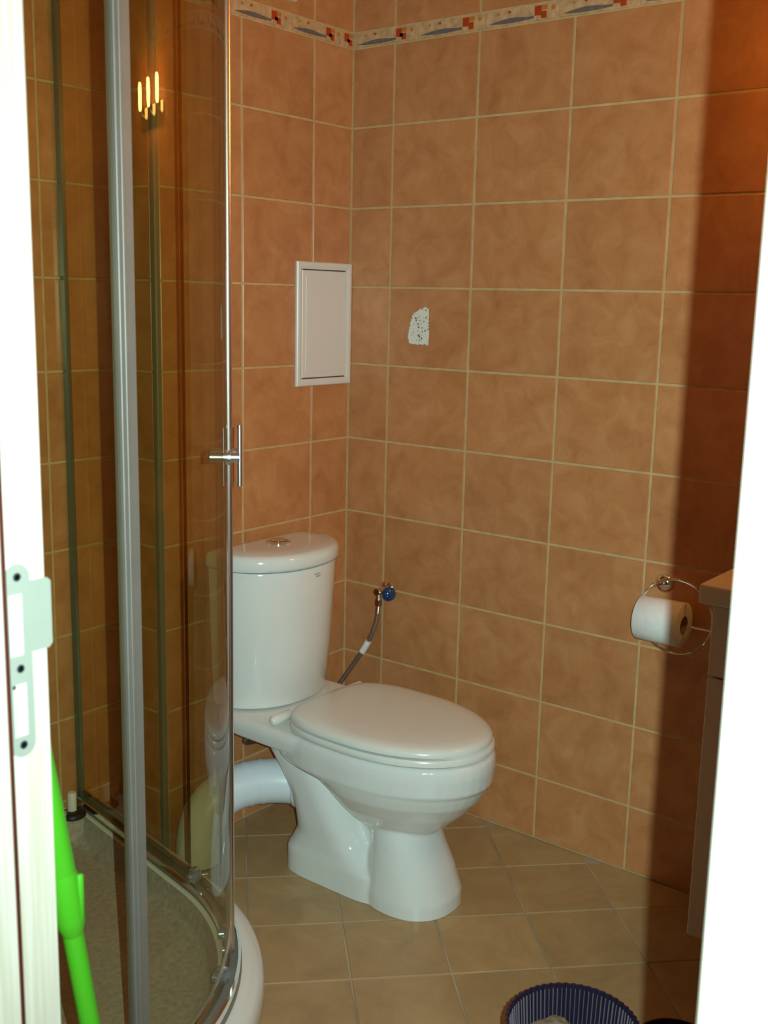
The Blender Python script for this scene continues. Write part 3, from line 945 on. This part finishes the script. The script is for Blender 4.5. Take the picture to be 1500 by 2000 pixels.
hb = math.sqrt(RR ** 2 - (AX - RC.z) ** 2)
bm = B(); tube(bm, [(RC.x, RC.y - hb, AX), (RC.x, RC.y + hb, AX)], 0.0028, 8)
obj('bar', bm, 'chrome', hold, smooth=True)
roll = thing('toilet_roll', (RC.x, -0.958, AX - 0.050), 'white toilet paper roll hanging on the chrome ring', 'toilet roll')
n = 36
bm = B()
lathe(bm, [(0.0205, 0.0), (0.0485, 0.0), (0.050, 0.0015), (0.050, 0.0995), (0.0485, 0.101), (0.0205, 0.101), (0.0205, 0.0)], (RC.x, -1.010, AX), (0, 1, 0), n, cap=False)
obj('paper_body', bm, 'paper', roll, smooth=True, angle=50)
bm = B()
lathe(bm, [(0.0195, -0.0005), (0.0203, -0.0005), (0.0203, 0.1015), (0.0195, 0.1015), (0.0195, -0.0005)], (RC.x, -1.010, AX), (0, 1, 0), n, cap=False)
obj('cardboard_core', bm, 'core', roll, smooth=True, angle=50)

# ------------------------------------------------------------------ vanity, mirror, lamp (mostly behind the near jamb)
van = thing('vanity_unit', (-0.22, -1.46, 0.158), 'pale wall hung vanity cabinet in shadow behind the near jamb', 'cabinet')
bm = B(); box(bm, -0.402, -0.002, -1.735, -1.204, 0.158, 0.812, 0.002)
obj('body', bm, 'laminate', van)
for y0, y1 in ((-1.735, -1.471), (-1.468, -1.204)):
    bm = B(); box(bm, -0.4205, -0.4025, y0, y1, 0.678, 0.810, 0.002)
    dr = obj('drawer', bm, 'laminate', van)
    bm = B(); box(bm, -0.4205, -0.4025, y0, y1, 0.160, 0.674, 0.002)
    dr = obj('cabinet_door', bm, 'laminate', van)
bm = B(); box(bm, -0.441, -0.002, -1.75, -1.183, 0.8135, 0.850, 0.005, 2)
o = rebase(obj('countertop', bm, 'laminate', smooth=True, angle=50)); tag(o, 'pale slab worktop lying on the vanity cabinet', 'worktop')

lamp = thing('wall_lamp', (-0.06, -1.52, 1.76), 'warm three bulb wall lamp whose glow shows mirrored in the shower glass', 'lamp')
bm = B(); box(bm, -0.022, -0.0008, -1.72, -1.32, 1.765, 1.815, 0.004, 2)
obj('lamp_bar', bm, 'chrome', lamp)
for y in (-1.38, -1.52, -1.66):
    bm = B(); tube(bm, [(-0.020, y, 1.79), (-0.085, y, 1.79), (-0.095, y, 1.80)], 0.006, 10)
    obj('lamp_arm', bm, 'chrome', lamp, smooth=True)
    bm = B(); lathe(bm, [(0.010, 0), (0.020, 0.006), (0.022, 0.03), (0.022, 0.055), (0.016, 0.068), (0, 0.071)], (-0.098, y, 1.796), n=20, cap=True)
    obj('lamp_bulb', bm, 'bulb', lamp, smooth=True, label='glowing warm tube bulb')

# ------------------------------------------------------------------ waste bin, dark bowl, mop
bx, by = -0.910, -1.220
wb = thing('waste_bin', (bx, by, 0), 'navy ribbed open waste bin at the bottom edge of the picture', 'bin')
def rib(R, z, amp, n=312, ribs=52):
    return [(bx + (R + amp * math.cos(2 * math.pi * ribs * k / n)) * math.cos(2 * math.pi * k / n), by + (R + amp * math.cos(2 * math.pi * ribs * k / n)) * math.sin(2 * math.pi * k / n), z) for k in range(n)]
bm = B()
loft(bm, [rib(0.078, 0.0008, 0.0), rib(0.080, 0.006, 0.0012), rib(0.100, 0.240, 0.0014), rib(0.103, 0.246, 0.0014), rib(0.103, 0.250, 0.0012), rib(0.099, 0.2505, 0.0012), rib(0.0975, 0.240, 0.0014), rib(0.078, 0.010, 0.0012), rib(0.074, 0.008, 0.0)])
obj('bin_wall', bm, 'navy', wb, smooth=True, angle=60)
bm = B()
for k in range(84):
    a = 2 * math.pi * k / 84
    da = 0.0008
    def rp(r, d, z): return (bx + r * math.cos(a) - d * math.sin(a), by + r * math.sin(a) + d * math.cos(a), z)
    loft(bm, [[rp(0.0785, -da, 0.02), rp(0.0785, da, 0.02), rp(0.0765, da * 0.4, 0.02), rp(0.0765, -da * 0.4, 0.02)],
              [rp(0.0978, -da, 0.244), rp(0.0978, da, 0.244), rp(0.0955, da * 0.4, 0.244), rp(0.0955, -da * 0.4, 0.244)]])
tag(obj('inner_ribs', bm, 'rib', wb), 'fine pale vertical ribs inside the bin', kind='stuff')
wp = thing('waste_paper', (bx - 0.012, by + 0.040, 0.185), 'crumpled beige paper lying inside the navy bin', 'paper')
bm = B()
r = bmesh.ops.create_icosphere(bm, subdivisions=3, radius=1.0)
for v in bm.verts:
    d = v.co.normalized()
    k = 1 + 0.10 * math.sin(7 * d.x + 3 * d.y) + 0.08 * math.sin(9 * d.y - 5 * d.z) + 0.05 * random.uniform(-1, 1)
    v.co = Vector((bx - 0.012 + d.x * 0.050 * k, by + 0.030 + d.y * 0.042 * k, 0.214 + d.z * 0.022 * k))
obj('crumple', bm, 'bag', wp)

bw = thing('bowl', (-0.578, -1.262, 0), 'dark round bowl on the floor in the jamb shadow', 'bowl')
bm = B(); lathe(bm, [(0.045, 0.0008), (0.058, 0.006), (0.070, 0.026), (0.073, 0.040), (0.073, 0.043), (0.070, 0.043), (0.066, 0.026), (0.052, 0.010), (0, 0.008)], (-0.578, -1.262, 0), n=36)
obj('bowl_wall', bm, 'black', bw, smooth=True, angle=50)

mop = thing('mop', (-1.503, -0.900, 0), 'bright green mop handle leaning beside the left door jamb', 'mop')
F0 = Vector((-1.495, -0.906, 0.0)); T0 = Vector((-1.632, -0.914, 0.872))
D = (T0 - F0).normalized()
def mp(z): return F0 + D * (z / D.z)
bm = B(); tube(bm, [mp(0.10), mp(0.56), mp(0.610)], [0.0118, 0.0122, 0.0122], 20)
obj('lower_tube', bm, 'green', mop, smooth=True, angle=50)
bm = B(); tube(bm, [mp(0.605), mp(0.618), mp(0.628), mp(0.680), mp(0.690)], [0.0122, 0.0165, 0.0175, 0.0175, 0.0150], 20)
c = mp(0.655) + RX * 0.0165
box(bm, c.x - 0.004, c.x + 0.004, c.y - 0.004, c.y + 0.004, c.z - 0.030, c.z + 0.028, 0.002)
obj('collar', bm, 'green', mop, smooth=True, angle=50)
bm = B(); tube(bm, [mp(0.688), mp(0.72), mp(0.90), mp(1.10), mp(1.24)], [0.0160, 0.0158, 0.0135, 0.0120, 0.0115], 20)
obj('upper_tube', bm, 'green', mop, smooth=True, angle=50)
bm = B(); tube(bm, [mp(0.04), mp(0.06), mp(0.13)], [0.030, 0.026, 0.017], 20)
obj('socket', bm, 'green', mop, smooth=True, angle=50)
bm = B()
for k in range(26):
    a = 2 * math.pi * k / 26
    r_ = 0.055 + 0.025 * random.random()
    b0 = mp(0.05)
    tube(bm, bez([b0 + Vector((0.015 * math.cos(a), 0.015 * math.sin(a), 0)), b0 + Vector((0.05 * math.cos(a), 0.05 * math.sin(a), -0.005)), Vector((b0.x + r_ * math.cos(a), b0.y + r_ * math.sin(a), 0.006))], 5), 0.0050, 6)
ms = obj('mop_strings', bm, 'paper', mop, smooth=True)
